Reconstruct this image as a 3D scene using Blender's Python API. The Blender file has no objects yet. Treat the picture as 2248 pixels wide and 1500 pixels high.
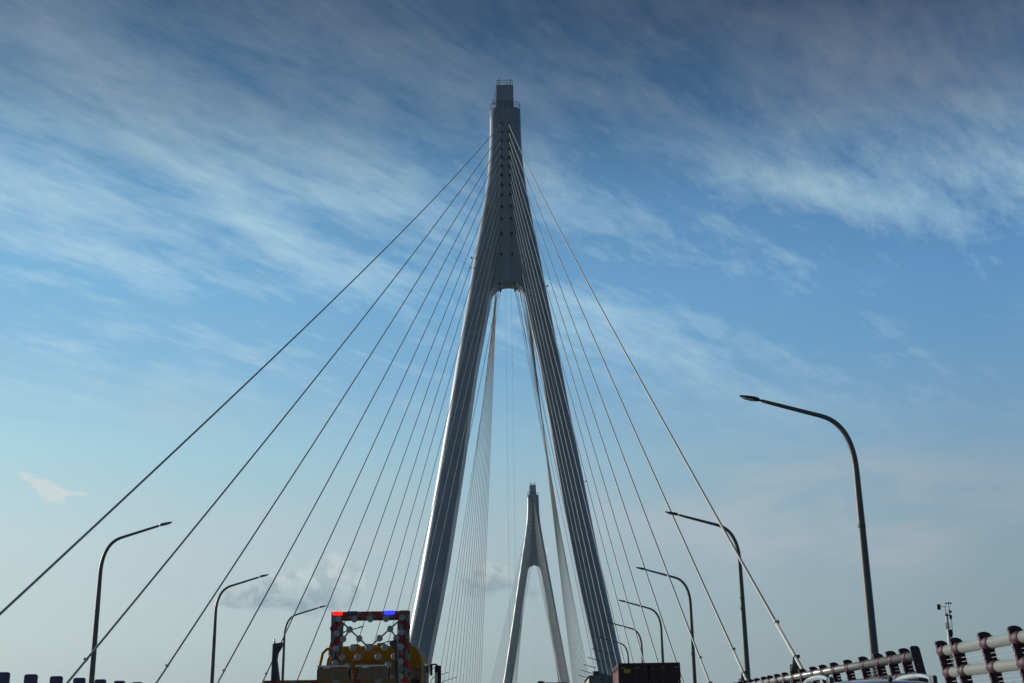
import bpy, bmesh, math, random
from mathutils import Vector, Matrix
random.seed(7)
S = bpy.context.scene
COL = S.collection
rad = math.radians

# ------------------------------------------------------------------ materials
def new_mat(name):
    m = bpy.data.materials.new(name); m.use_nodes = True
    return m, m.node_tree, m.node_tree.nodes['Principled BSDF']

def mat(name, col, rough=0.6, metal=0.0, var=0.12, scale=3.0, bump=0.0, spec=0.5, coat=0.0, stretch=(1, 1, 1)):
    """procedural painted / weathered surface: base colour broken up by two noises"""
    m, t, b = new_mat(name)
    n = t.nodes; l = t.links
    tc = n.new('ShaderNodeTexCoord'); mp = n.new('ShaderNodeMapping'); mp.inputs['Scale'].default_value = stretch
    l.new(tc.outputs['Object'], mp.inputs['Vector'])
    n1 = n.new('ShaderNodeTexNoise'); n1.inputs['Scale'].default_value = scale; n1.inputs['Detail'].default_value = 7
    n1.inputs['Roughness'].default_value = 0.65
    l.new(mp.outputs[0], n1.inputs['Vector'])
    mr = n.new('ShaderNodeMapRange'); mr.inputs['From Min'].default_value = 0.3; mr.inputs['From Max'].default_value = 0.7
    mr.inputs['To Min'].default_value = 1 - var; mr.inputs['To Max'].default_value = 1 + var
    l.new(n1.outputs['Fac'], mr.inputs['Value'])
    mx = n.new('ShaderNodeMix'); mx.data_type = 'RGBA'; mx.blend_type = 'MULTIPLY'; mx.inputs['Factor'].default_value = 1
    mx.inputs[6].default_value = (*col, 1)
    l.new(mr.outputs[0], mx.inputs[7])
    l.new(mx.outputs[2], b.inputs['Base Color'])
    rr = n.new('ShaderNodeMapRange'); rr.inputs['To Min'].default_value = max(0.03, rough - 0.08); rr.inputs['To Max'].default_value = min(1, rough + 0.08)
    l.new(n1.outputs['Fac'], rr.inputs['Value']); l.new(rr.outputs[0], b.inputs['Roughness'])
    b.inputs['Metallic'].default_value = metal
    b.inputs['Specular IOR Level'].default_value = spec
    b.inputs['Coat Weight'].default_value = coat
    if bump:
        bp = n.new('ShaderNodeBump'); bp.inputs['Strength'].default_value = bump; bp.inputs['Distance'].default_value = 0.02
        l.new(n1.outputs['Fac'], bp.inputs['Height']); l.new(bp.outputs[0], b.inputs['Normal'])
    return m

def emit_mat(name, col, strength, cells):
    """lit LED module: rows of bright dots on a dimmer lens"""
    m, t, b = new_mat(name); n = t.nodes; l = t.links
    tc = n.new('ShaderNodeTexCoord'); mp = n.new('ShaderNodeMapping'); mp.inputs['Scale'].default_value = cells
    l.new(tc.outputs['Object'], mp.inputs['Vector'])
    fr = n.new('ShaderNodeVectorMath'); fr.operation = 'FRACTION'; l.new(mp.outputs[0], fr.inputs[0])
    sp = n.new('ShaderNodeSeparateXYZ'); l.new(fr.outputs[0], sp.inputs[0])
    a = n.new('ShaderNodeMath'); a.operation = 'COMPARE'; a.inputs[1].default_value = .5; a.inputs[2].default_value = .38; l.new(sp.outputs['X'], a.inputs[0])
    c = n.new('ShaderNodeMath'); c.operation = 'COMPARE'; c.inputs[1].default_value = .5; c.inputs[2].default_value = .36; l.new(sp.outputs['Z'], c.inputs[0])
    g = n.new('ShaderNodeMath'); g.operation = 'MULTIPLY'; l.new(a.outputs[0], g.inputs[0]); l.new(c.outputs[0], g.inputs[1])
    mr = n.new('ShaderNodeMapRange'); mr.inputs['To Min'].default_value = strength * .45; mr.inputs['To Max'].default_value = strength
    l.new(g.outputs[0], mr.inputs['Value'])
    b.inputs['Base Color'].default_value = (*[x * .3 for x in col], 1)
    b.inputs['Emission Color'].default_value = (*col, 1)
    l.new(mr.outputs[0], b.inputs['Emission Strength'])
    return m

def chevron_mat(name, period, off):
    """red / reflective-grey chevrons, mirrored about the object's own centre line"""
    m, t, b = new_mat(name); n = t.nodes; l = t.links
    tc = n.new('ShaderNodeTexCoord'); sp = n.new('ShaderNodeSeparateXYZ'); l.new(tc.outputs['Object'], sp.inputs[0])
    ab = n.new('ShaderNodeMath'); ab.operation = 'ABSOLUTE'; l.new(sp.outputs['X'], ab.inputs[0])
    ad = n.new('ShaderNodeMath'); ad.operation = 'ADD'; l.new(ab.outputs[0], ad.inputs[0]); l.new(sp.outputs['Z'], ad.inputs[1])
    dv = n.new('ShaderNodeMath'); dv.operation = 'MULTIPLY_ADD'; dv.inputs[1].default_value = 1 / period; dv.inputs[2].default_value = off
    l.new(ad.outputs[0], dv.inputs[0])
    fr = n.new('ShaderNodeMath'); fr.operation = 'FRACT'; l.new(dv.outputs[0], fr.inputs[0])
    lt = n.new('ShaderNodeMath'); lt.operation = 'LESS_THAN'; lt.inputs[1].default_value = .5; l.new(fr.outputs[0], lt.inputs[0])
    nz = n.new('ShaderNodeTexNoise'); nz.inputs['Scale'].default_value = 9; nz.inputs['Detail'].default_value = 6
    l.new(tc.outputs['Object'], nz.inputs['Vector'])
    mx = n.new('ShaderNodeMix'); mx.data_type = 'RGBA'; mx.inputs[6].default_value = (.22, .25, .26, 1); mx.inputs[7].default_value = (.40, .010, .015, 1)
    l.new(lt.outputs[0], mx.inputs['Factor'])
    m2 = n.new('ShaderNodeMix'); m2.data_type = 'RGBA'; m2.blend_type = 'MULTIPLY'; m2.inputs['Factor'].default_value = .35
    l.new(mx.outputs[2], m2.inputs[6]); l.new(nz.outputs['Fac'], m2.inputs[7])
    l.new(m2.outputs[2], b.inputs['Base Color']); b.inputs['Roughness'].default_value = .5
    return m

def beam_mat(name):
    """yellow beam with short red and white reflective patches along its length"""
    m, t, b = new_mat(name); n = t.nodes; l = t.links
    tc = n.new('ShaderNodeTexCoord'); sp = n.new('ShaderNodeSeparateXYZ'); l.new(tc.outputs['Object'], sp.inputs[0])
    def frac(mul, off):
        dv = n.new('ShaderNodeMath'); dv.operation = 'MULTIPLY_ADD'; dv.inputs[1].default_value = mul; dv.inputs[2].default_value = off
        l.new(sp.outputs['X'], dv.inputs[0])
        fr = n.new('ShaderNodeMath'); fr.operation = 'FRACT'; l.new(dv.outputs[0], fr.inputs[0])
        lt = n.new('ShaderNodeMath'); lt.operation = 'LESS_THAN'; lt.inputs[1].default_value = .16; l.new(fr.outputs[0], lt.inputs[0])
        return lt
    r = frac(1 / .80, .42); w = frac(1 / .80, .92)
    m1 = n.new('ShaderNodeMix'); m1.data_type = 'RGBA'; m1.inputs[6].default_value = (.22, .105, .004, 1); m1.inputs[7].default_value = (.2, .012, .012, 1)
    l.new(r.outputs[0], m1.inputs['Factor'])
    m2 = n.new('ShaderNodeMix'); m2.data_type = 'RGBA'; m2.inputs[7].default_value = (.24, .25, .2, 1)
    l.new(m1.outputs[2], m2.inputs[6]); l.new(w.outputs[0], m2.inputs['Factor'])
    l.new(m2.outputs[2], b.inputs['Base Color']); b.inputs['Roughness'].default_value = .55
    return m

M = {}
def concrete_mat(name):
    m, t, b = new_mat(name); n = t.nodes; l = t.links
    tc = n.new('ShaderNodeTexCoord'); sp = n.new('ShaderNodeSeparateXYZ'); l.new(tc.outputs['Object'], sp.inputs[0])
    dv = n.new('ShaderNodeMath'); dv.operation = 'DIVIDE'; dv.inputs[1].default_value = 4.2; l.new(sp.outputs['Z'], dv.inputs[0])
    fr = n.new('ShaderNodeMath'); fr.operation = 'FRACT'; l.new(dv.outputs[0], fr.inputs[0])
    fl = n.new('ShaderNodeMath'); fl.operation = 'FLOOR'; l.new(dv.outputs[0], fl.inputs[0])
    jt = n.new('ShaderNodeMath'); jt.operation = 'LESS_THAN'; jt.inputs[1].default_value = .03; l.new(fr.outputs[0], jt.inputs[0])
    wn = n.new('ShaderNodeTexWhiteNoise'); wn.noise_dimensions = '1D'; l.new(fl.outputs[0], wn.inputs['W'])
    mp = n.new('ShaderNodeMapping'); mp.inputs['Scale'].default_value = (1.1, 1.1, .05); l.new(tc.outputs['Object'], mp.inputs['Vector'])
    n1 = n.new('ShaderNodeTexNoise'); n1.inputs['Scale'].default_value = 1.0; n1.inputs['Detail'].default_value = 8; n1.inputs['Roughness'].default_value = .6; l.new(mp.outputs[0], n1.inputs['Vector'])
    n2 = n.new('ShaderNodeTexNoise'); n2.inputs['Scale'].default_value = .25; n2.inputs['Detail'].default_value = 6; l.new(tc.outputs['Object'], n2.inputs['Vector'])
    def mr(x, lo, hi, a=0.0, c=1.0):
        q = n.new('ShaderNodeMapRange'); q.inputs['From Min'].default_value = a; q.inputs['From Max'].default_value = c
        q.inputs['To Min'].default_value = lo; q.inputs['To Max'].default_value = hi; l.new(x, q.inputs['Value']); return q.outputs[0]
    def mul(a, c):
        q = n.new('ShaderNodeMath'); q.operation = 'MULTIPLY'; l.new(a, q.inputs[0]); l.new(c, q.inputs[1]); return q.outputs[0]
    f = mul(mul(mr(wn.outputs['Value'], .95, 1.05), mr(n1.outputs['Fac'], .84, 1.10, .3, .7)), mul(mr(n2.outputs['Fac'], .93, 1.07, .3, .7), mr(jt.outputs[0], 1.0, .86)))
    mx = n.new('ShaderNodeMix'); mx.data_type = 'RGBA'; mx.blend_type = 'MULTIPLY'; mx.inputs['Factor'].default_value = 1
    mx.inputs[6].default_value = (.20, .25, .30, 1); l.new(f, mx.inputs[7]); l.new(mx.outputs[2], b.inputs['Base Color'])
    b.inputs['Roughness'].default_value = .42; b.inputs['Specular IOR Level'].default_value = .5
    return m
M['concrete'] = concrete_mat('tower_concrete')
M['socket'] = mat('cable_socket_steel', (.035, .04, .045), rough=.5)
M['rail_steel'] = mat('railing_steel', (.03, .03, .032), rough=.6, var=.3)
M['rod_red'] = mat('rod_paint', (.30, .09, .07), rough=.6)
M['cable'] = mat('cable_sheath', (.33, .345, .33), rough=.5, var=.05, scale=.8)
M['sleeve'] = mat('sleeve_paint', (.42, .43, .40), rough=.5, var=.12, scale=4)
M['dark_steel'] = mat('dark_steel', (.035, .05, .055), rough=.55, var=.35, scale=5)
M['rope'] = mat('rope_steel', (.20, .23, .26), rough=.7)
M['pole'] = mat('galvanised_pole', (.09, .10, .105), rough=.5, var=.08, scale=2, metal=.0)
M['head'] = mat('lamp_housing', (.035, .04, .045), rough=.4, var=.2)
M['lens'] = mat('lamp_lens', (.45, .47, .45), rough=.25, var=.1)
M['purple'] = mat('purple_paint', (.05, .014, .032), rough=.62, var=.25, scale=8)
M['bolt'] = mat('bolt_galvanised', (.22, .14, .17), rough=.5)
M['tube'] = mat('tube_paint', (.22, .235, .215), rough=.32, var=.10, scale=2.5, stretch=(1, .2, 1))
M['wire'] = mat('steel_wire', (.38, .40, .40), rough=.5, metal=.3)
M['violet'] = mat('violet_plastic', (.06, .035, .15), rough=.38, var=.15, scale=6)
M['asphalt'] = mat('asphalt', (.075, .072, .068), rough=.9, var=.25, scale=9, bump=.3)
M['line'] = mat('road_paint', (.6, .6, .58), rough=.7, var=.2, scale=8)
M['deck_steel'] = mat('deck_paint', (.30, .33, .35), rough=.6)
M['pale_concrete'] = mat('pale_concrete', (.30, .30, .29), rough=.85, var=.2, scale=2)
M['yellow'] = mat('truck_yellow', (.34, .165, .005), rough=.6, var=.15, scale=4, spec=.15)
M['amber'] = mat('amber_panel', (.25, .105, .005), rough=.5, var=.2, scale=5)
M['black'] = mat('black_rubber', (.018, .018, .02), rough=.75, var=.3, scale=6)
M['glass'] = mat('dark_glass', (.012, .016, .02), rough=.08, var=.1, spec=.8)
M['disc'] = mat('lamp_disc_grey', (.30, .325, .315), rough=.4, var=.18, scale=25)
M['bar_grey'] = mat('bar_grey', (.16, .165, .14), rough=.5, var=.25, scale=9)
M['tan'] = mat('tan_board', (.22, .145, .09), rough=.65, var=.22, scale=7)
M['alu'] = mat('aluminium', (.5, .53, .55), rough=.35, metal=.6)
M['blue_off'] = mat('blue_lens', (.008, .014, .09), rough=.2)
M['red_off'] = mat('red_lens', (.13, .008, .012), rough=.2)
M['red_on'] = emit_mat('red_led', (1, .015, .012), 2.4, (17.0, 1, 30.0))
M['blue_on'] = emit_mat('blue_led', (.03, .035, 1), 2.4, (17.0, 1, 30.0))
M['chevron'] = chevron_mat('chevron', .42, .06)
M['beam'] = beam_mat('striped_beam')
M['maroon'] = mat('maroon_sunlit', (.17, .06, .06), rough=.6, var=.25, scale=2.5)  # faded maroon, raised so the container sides carry their sunlit tone
M['maroon_shaded'] = mat('maroon_door_shaded', (.030, .009, .011), rough=.6, var=.3, scale=2.5)  # same container maroon with the rear's shade painted into doors and frame
M['galv'] = mat('lock_rod', (.07, .07, .085), rough=.45, var=.2)
M['reflector'] = mat('reflector', (.30, .30, .29), rough=.4)
M['placard'] = mat('yellow_placard', (.40, .30, .01), rough=.5, var=.25, scale=12)
M['cream'] = mat('cream_paint', (.72, .68, .52), rough=.55, var=.10, scale=2)
M['grey_door'] = mat('grey_door', (.13, .15, .16), rough=.55, var=.25, scale=3)
M['silver'] = mat('silver_paint', (.50, .56, .63), rough=.3, metal=.15, var=.05, coat=.4)
M['rail_alu'] = mat('roof_rail', (.52, .55, .56), rough=.3, metal=.5)
M['white'] = mat('white_paint', (.62, .63, .63), rough=.5, var=.12, scale=8)
M['red_truck'] = mat('red_paint', (.16, .012, .016), rough=.4, var=.15, scale=3)

# ------------------------------------------------------------------ mesh building
class MB:
    def __init__(s): s.v = []; s.f = []; s.sm = []
    def add(s, vs, fs, smooth=False):
        o = len(s.v); s.v += [tuple(v) for v in vs]
        for f in fs: s.f.append([i + o for i in f]); s.sm.append(smooth)
        return s
    def box(s, c, d, bevel=0.0, rot=None):
        bm = bmesh.new(); bmesh.ops.create_cube(bm, size=1)
        for v in bm.verts: v.co = Vector((v.co.x * d[0], v.co.y * d[1], v.co.z * d[2]))
        if bevel: bmesh.ops.bevel(bm, geom=bm.edges[:], offset=bevel, segments=2, profile=.5, affect='EDGES')
        bm.verts.index_update()
        mtx = Matrix.Translation(c) @ (rot.to_4x4() if rot else Matrix())
        s.add([mtx @ v.co for v in bm.verts], [[v.index for v in f.verts] for f in bm.faces]); bm.free(); return s
    def tube(s, path, r, n=10, cap=True, smooth=True):
        """r: number or list of radii along the path"""
        P = [Vector(p) for p in path]; k = len(P)
        R = r if isinstance(r, (list, tuple)) else [r] * k
        vs = []; fs = []
        t0 = (P[1] - P[0]).normalized(); up = Vector((0, 0, 1)) if abs(t0.z) < .9 else Vector((0, 1, 0))
        a = t0.cross(up).normalized()
        for i in range(k):
            t = (P[min(i + 1, k - 1)] - P[max(i - 1, 0)]).normalized()
            a = (a - t * a.dot(t)).normalized(); b = t.cross(a)
            for j in range(n):
                th = 2 * math.pi * j / n
                vs.append(P[i] + (a * math.cos(th) + b * math.sin(th)) * R[i])
        for i in range(k - 1):
            for j in range(n):
                fs.append([i * n + j, i * n + (j + 1) % n, (i + 1) * n + (j + 1) % n, (i + 1) * n + j])
        s.add(vs, fs, smooth)
        if cap:
            o = len(s.v) - len(vs)
            s.f.append([o + j for j in range(n)][::-1]); s.sm.append(False)
            s.f.append([o + (k - 1) * n + j for j in range(n)]); s.sm.append(False)
        return s
    def prism(s, pts, ax, lo, hi):
        """polygon pts (2D) extruded along axis ax ('x','y','z') from lo to hi"""
        def mk(p, h):
            return {'x': (h, p[0], p[1]), 'y': (p[0], h, p[1]), 'z': (p[0], p[1], h)}[ax]
        n = len(pts)
        vs = [mk(p, lo) for p in pts] + [mk(p, hi) for p in pts]
        fs = [list(range(n)), list(range(2 * n - 1, n - 1, -1))] + [[i, i + n, (i + 1) % n + n, (i + 1) % n] for i in range(n)]
        return s.add(vs, fs)
    def loft(s, rings, smooth=False, caps=True):
        n = len(rings[0]); vs = [p for r in rings for p in r]; fs = []
        for i in range(len(rings) - 1):
            for j in range(n):
                fs.append([i * n + j, i * n + (j + 1) % n, (i + 1) * n + (j + 1) % n, (i + 1) * n + j])
        s.add(vs, fs, smooth)
        if caps:
            o = len(s.v) - len(vs); k = len(rings) - 1
            s.f.append([o + j for j in range(n)][::-1]); s.sm.append(False)
            s.f.append([o + k * n + j for j in range(n)]); s.sm.append(False)
        return s
    def ball(s, c, r, n=10, sc=(1, 1, 1)):
        rings = []
        for i in range(1, n):
            ph = math.pi * i / n
            rings.append([(c[0] + r * sc[0] * math.sin(ph) * math.cos(2 * math.pi * j / (2 * n)), c[1] + r * sc[1] * math.sin(ph) * math.sin(2 * math.pi * j / (2 * n)), c[2] + r * sc[2] * math.cos(ph)) for j in range(2 * n)])
        return s.loft(rings, True)
    def build(s, name, m, parent=None, loc=None):
        me = bpy.data.meshes.new(name); me.from_pydata(s.v, [], s.f); me.update()
        bm = bmesh.new(); bm.from_mesh(me); bmesh.ops.recalc_face_normals(bm, faces=bm.faces[:]); bm.to_mesh(me); bm.free()
        me.polygons.foreach_set('use_smooth', s.sm)
        me.materials.append(m)
        o = bpy.data.objects.new(name, me); COL.objects.link(o)
        if parent: o.parent = parent
        if loc: o.location = loc
        return o

def tag(o, label, cat, group=None, kind=None):
    o['label'] = label; o['category'] = cat
    if group: o['group'] = group
    if kind: o['kind'] = kind
    return o
def structure(o): o['kind'] = 'structure'; return o
def thing(name, label, cat, loc, group=None, rz=0):
    o = bpy.data.objects.new(name, None); COL.objects.link(o); o.empty_display_size = .3
    o.location = loc; o.rotation_euler = (0, 0, rz)
    return tag(o, label, cat, group)
def copy_tree(o, parent=None):
    c = o.copy(); COL.objects.link(c); c.parent = parent
    for ch in list(o.children): copy_tree(ch, c)
    return c
ORD = ['first', 'second', 'third', 'fourth', 'fifth', 'sixth', 'seventh', 'eighth', 'ninth', 'tenth', 'eleventh', 'twelfth', 'thirteenth', 'fourteenth', 'fifteenth']

def interp(x, tab):
    if x <= tab[0][0]: return tab[0][1]
    for (a, u), (b, v) in zip(tab, tab[1:]):
        if x <= b: return u + (v - u) * (x - a) / (b - a)
    return tab[-1][1]

# ------------------------------------------------------------------ the place: numbers (metres; camera at x=0,y=0)
EYE = 1.4
XC = -6.55            # tower centre line
MED = -7.35           # median of the road
D1 = 232.6; SPAN = 448.0
XL, XR = -25.0, 10.3  # cable planes at deck level
DHW = 17.3

# ------------------------------------------------------------------ setting: water, deck, road
o = structure(MB().add([(-4000, -1500, -46), (4000, -1500, -46), (4000, 6000, -46), (-4000, 6000, -46)], [[0, 1, 2, 3]]).build('water', None or mat('sea_water', (.06, .075, .07), rough=.25, var=.2, scale=.05, bump=.4)))
dk = MB().prism([(MED - DHW - .6, -.05), (MED - DHW - 1.4, -1.2), (MED - 9, -3.4), (MED + 9, -3.4), (MED + DHW + 1.4, -1.2), (MED + DHW + .6, -.05)], 'y', -60, 1400)
structure(dk.build('bridge_deck', M['deck_steel']))
structure(MB().add([(MED - 16, -60, .004), (MED + 16, -60, .004), (MED + 16, 1400, .004), (MED - 16, 1400, .004)], [[0, 1, 2, 3]]).build('road', M['asphalt']))
mk = MB()
for sgn in (-1, 1):
    for xx in (1.2, 12.45):
        x = MED + sgn * xx
        mk.add([(x - .08, -60, .008), (x + .08, -60, .008), (x + .08, 1400, .008), (x - .08, 1400, .008)], [[0, 1, 2, 3]])
    for xx in (4.95, 8.7):
        x = MED + sgn * xx
        for k in range(70):
            y = -55 + 15 * k
            mk.add([(x - .08, y, .008), (x + .08, y, .008), (x + .08, y + 6, .008), (x - .08, y + 6, .008)], [[0, 1, 2, 3]])
structure(mk.build('road_markings', M['line']))
# steel crash barriers on the median and both edges (below the picture, part of the place)
def crash_barrier(x, label):
    t = thing('crash_barrier', label, 'barrier', (x, 0, 0), 'steel crash barriers along the deck')
    r = MB(); r.box((0, 320, .45), (.12, 760, .10), .02); r.box((0, 320, .85), (.14, 760, .12), .02)
    r.build('rail', M['pale_concrete'], t)
    p = MB()
    for k in range(190): p.box((0, -56 + 4 * k, .43), (.10, .10, .78))
    q = p.build('post', M['pale_concrete'], t); q['kind'] = 'stuff'
for x, lb in ((MED, 'pale steel crash barrier along the median under the violet boards'),
              (MED - 15.7, 'pale steel crash barrier along the left edge of the deck'),
              (8.3, 'pale steel crash barrier in front of the right wind barrier')):
    crash_barrier(x, lb)

# ------------------------------------------------------------------ towers
XO = [(-46, 12.5), (-4, 22.4), (0, 21.95), (17, 19.0), (25, 17.5), (33.5, 16.02), (42, 14.6), (50.7, 13.15), (59.5, 11.7), (68.7, 10.25), (78, 8.75), (84, 7.72), (90.2, 6.80), (96.4, 5.72), (102.8, 4.72), (106, 4.22), (109.2, 3.80), (111.5, 3.60), (114, 3.42), (116.5, 3.30), (119.5, 3.23), (124.3, 3.17)]
XI = [(-46, 6.5), (-4, 18.0), (0, 17.55), (17, 14.33), (23.3, 13.06), (30, 11.85), (42, 9.98), (50.7, 8.67), (60, 7.40), (68.6, 6.18), (76, 4.75), (80, 4.05), (82, 3.72), (85, 3.25), (90, 2.65), (103, 1.95), (112, 1.5), (124.3, 1.1)]
TT = [(-46, 9.0), (0, 7.6), (50, 7.2), (70, 7.0), (90, 6.1), (103, 5.3), (112, 4.85), (124.3, 4.7)]
RC = [(-46, 2.0), (60, 2.0), (110, 1.75), (124.3, 1.7)]
HZ = [120.58, 118.6, 116.7, 114.8, 112.9, 110.95, 108.95, 106.8, 104.6, 102.0, 99.3, 96.1, 91.7, 85.55]
HX = [.70, .73, .76, .77, .77, .78, .82, .83, .86, .91, .95, 1.02, 1.04, 1.42]
WEB = 2.3
def smooth_tab(z, tab):
    return (interp(z - 1.2, tab) + interp(z, tab) * 2 + interp(z + 1.2, tab)) / 4 if -2 < z < 122 else interp(z, tab)
def leg_mesh(sg):
    zs = [-46, -25, -4] + [2 * i for i in range(0, 62)] + [124.25]
    rings = []
    for z in zs:
        xo = smooth_tab(z, XO); xi = smooth_tab(z, XI); t = interp(z, TT) / 2; r = interp(z, RC)
        pts = [(xi, -t + .08), (xi + .08, -t)]
        for k in range(9):
            a = -math.pi / 2 + math.pi / 2 * k / 8
            pts.append((xo - r + r * math.cos(a), -t + r + r * math.sin(a)))
        for k in range(9):
            a = math.pi / 2 * k / 8
            pts.append((xo - r + r * math.cos(a), t - r + r * math.sin(a)))
        pts += [(xi + .08, t), (xi, t - .08)]
        rings.append([(sg * x, y, z) for x, y in pts])
    mb = MB(); n = len(rings[0])
    mb.loft(rings, False)
    # smooth only along the rounded outer corners
    for i, f in enumerate(mb.f):
        if len(f) == 4 and 2 <= f[0] % n <= 18 and 2 <= f[1] % n <= 19: mb.sm[i] = True
    return mb
def railing(mb, loop, z, h, post_every):
    L = len(loop)
    for zz, r in ((h, .045), (h * .55, .022)):
        mb.tube([(x, y, z + zz) for x, y in loop] + [(loop[0][0], loop[0][1], z + zz)], r, 6)
    for i in range(0, L):
        (x0, y0), (x1, y1) = loop[i], loop[(i + 1) % L]
        d = math.hypot(x1 - x0, y1 - y0); k = max(1, round(d / post_every))
        for j in range(k):
            x = x0 + (x1 - x0) * j / k; y = y0 + (y1 - y0) * j / k
            mb.tube([(x, y, z), (x, y, z + h)], .028, 5)
def build_tower(label):
    t = thing('bridge_tower', label, 'bridge tower', (XC, D1, 0), 'white A-shaped bridge towers')
    for sg in (-1, 1): leg_mesh(sg).build('leg', M['concrete'], t)
    arch = [(4.1, 80.5), (3.95, 81.6), (3.72, 82.6), (3.42, 83.5), (3.0, 84.3), (2.45, 85.0), (1.75, 85.55), (.9, 85.88), (0, 85.97)]
    arch = arch[:-1] + [(0, 85.97)] + [(-x, z) for x, z in arch[:-1][::-1]]
    side = [(xi, z) for z, xi in ((82, 4.75), (90, 3.6), (103, 2.6), (112, 2.1), (124.2, 1.7))]
    out = [(4.9, 80.5)] + side + [(-x, z) for x, z in side[::-1]] + [(-4.9, 80.5)] + arch[::-1]
    MB().prism(out, 'y', -WEB, WEB).build('anchor_wall', M['concrete'], t)
    # cap
    cap = MB(); rings = []
    for z, hw, hy in ((124.2, 1.86, 1.9), (127, 1.78, 1.8), (129.55, 1.70, 1.7)):
        rings.append([(-hw, -hy, z), (hw, -hy, z), (hw, hy, z), (-hw, hy, z)])
    cap.loft(rings); cap.box((0, 0, 129.62), (3.55, 3.55, .14)); cp = cap.build('tower_cap', M['concrete'], t)
    loop = []
    for k in range(28):
        a = 2 * math.pi * k / 28
        c, s = math.cos(a), math.sin(a)
        loop.append((3.12 * math.copysign(abs(c) ** .55, c), 2.3 * math.copysign(abs(s) ** .55, s)))
    r = MB(); railing(r, loop, 124.25, 1.35, .62); r.build('shoulder_railing', M['rail_steel'], t)
    r = MB(); railing(r, [(-1.66, -1.66), (1.66, -1.66), (1.66, 1.66), (-1.66, 1.66)], 129.69, 1.2, .33); r.build('cap_railing', M['rail_steel'], t)
    for sx in (-1.15, 1.15):
        q = MB(); q.tube([(sx, -1.4, 129.7), (sx, -1.4, 131.5)], .08, 8); b = q.build('lightning_rod', M['rod_red'], t)
        MB().tube([(sx, -1.4, 131.5), (sx, -1.4, 132.7 if sx > 0 else 132.1)], [.03, .012], 6).build('needle', M['rail_steel'], b)
    q = MB(); q.box((0, -.9, 129.72), (2.6, 1.6, .06))
    for k in range(6): q.box((-.9 + .32 * k + .1 * (k % 2), -1.0 + .25 * (k % 3), 129.69 + .14), (.18, .18, .26))
    q.box((.5, -1.2, 130.1), (.12, .12, .8)); q.build('roof_equipment', M['rail_steel'], t)
    q = MB()
    for dy in (-.25, .25): q.tube([(-2.05, -1.2 + dy, 124.3), (-1.98, -1.2 + dy, 128.8)], .035, 5)
    for k in range(15): q.tube([(-2.05 + .07 * k / 15, -1.45, 124.5 + .29 * k), (-2.05 + .07 * k / 15, -.95, 124.5 + .29 * k)], .022, 5)
    for k in range(5):
        z = 125.6 + .75 * k
        q.tube([(-2.0, -1.5, z), (-2.3, -1.5, z), (-2.45, -1.2, z), (-2.3, -.9, z), (-2.0, -.9, z)], .02, 5)
    q.build('ladder', M['rail_steel'], t)
    q = MB(); q.tube([(-2.45, -1.7, 125.1), (-2.45, -1.7, 126.1)], .05, 6); q.ball((-2.45, -1.7, 126.3), .16, 6, (1, 1, 1.3)); q.box((-2.2, -1.7, 125.5), (.7, .12, .12))
    q.build('warning_light', M['rod_red'], t)
    # cable sockets on both faces (the lowest pair sits on the soffit of the arch)
    for face in (-1, 1):
        for sg in (-1, 1):
            for k in range(13):
                q = MB(); y = face * WEB
                tilt = .5
                q.tube([(sg * HX[k], y - face * .1, HZ[k] + .05), (sg * (HX[k] + .02), y + face * .42, HZ[k] - .30)], [.29, .25], 12)
                q.build('cable_socket', M['socket'], t)
            q = MB(); q.tube([(sg * HX[13], face * 1.95, 86.2), (sg * (HX[13] + .05), face * 2.0, 85.2)], [.26, .2], 10)
            q.box((sg * HX[13], face * 1.95, 85.62), (.34, .34, .3), .04)
            q.build('cable_socket', M['socket'], t)
    # small lights and cameras clamped to the legs
    for sg, z in ((-1, 91), (-1, 88.9), (1, 84.6), (1, 45.3)):
        xo = interp(z, XO)
        q = MB(); q.box((sg * (xo + .12), -interp(z, TT) / 2 + 1.0, z), (.5, .1, .08)); q.box((sg * (xo + .38), -interp(z, TT) / 2 + 1.0, z + .12), (.26, .26, .36), .03)
        q.build('bracket', M['dark_steel'], t)
    return t
near = build_tower('tall grey A-shaped bridge tower filling the middle, nearest of the two')
far = copy_tree(near); far.location = (XC, D1 + SPAN, 0)
far['label'] = 'distant A-shaped bridge tower seen between the legs of the near tower'

# thin ropes hanging under the arches
for tw, yy, nm in ((0, D1, 'near'), (1, D1 + SPAN, 'far')):
    for i, dx in enumerate((-.45, .75)):
        MBo = MB().tube([(0, 0, 85.9 - 86.0), (0, 0, -86.0 + .3)], .016, 6)
        ob = MBo.build('hanging_rope', M['rope'], None, (XC + dx, yy + 1.2, 86.0))
        tag(ob, 'thin grey rope hanging straight down from the %s tower arch, %s of two' % (nm, ('left', 'right')[i]), 'rope', 'ropes hanging under the tower arches')

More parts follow.
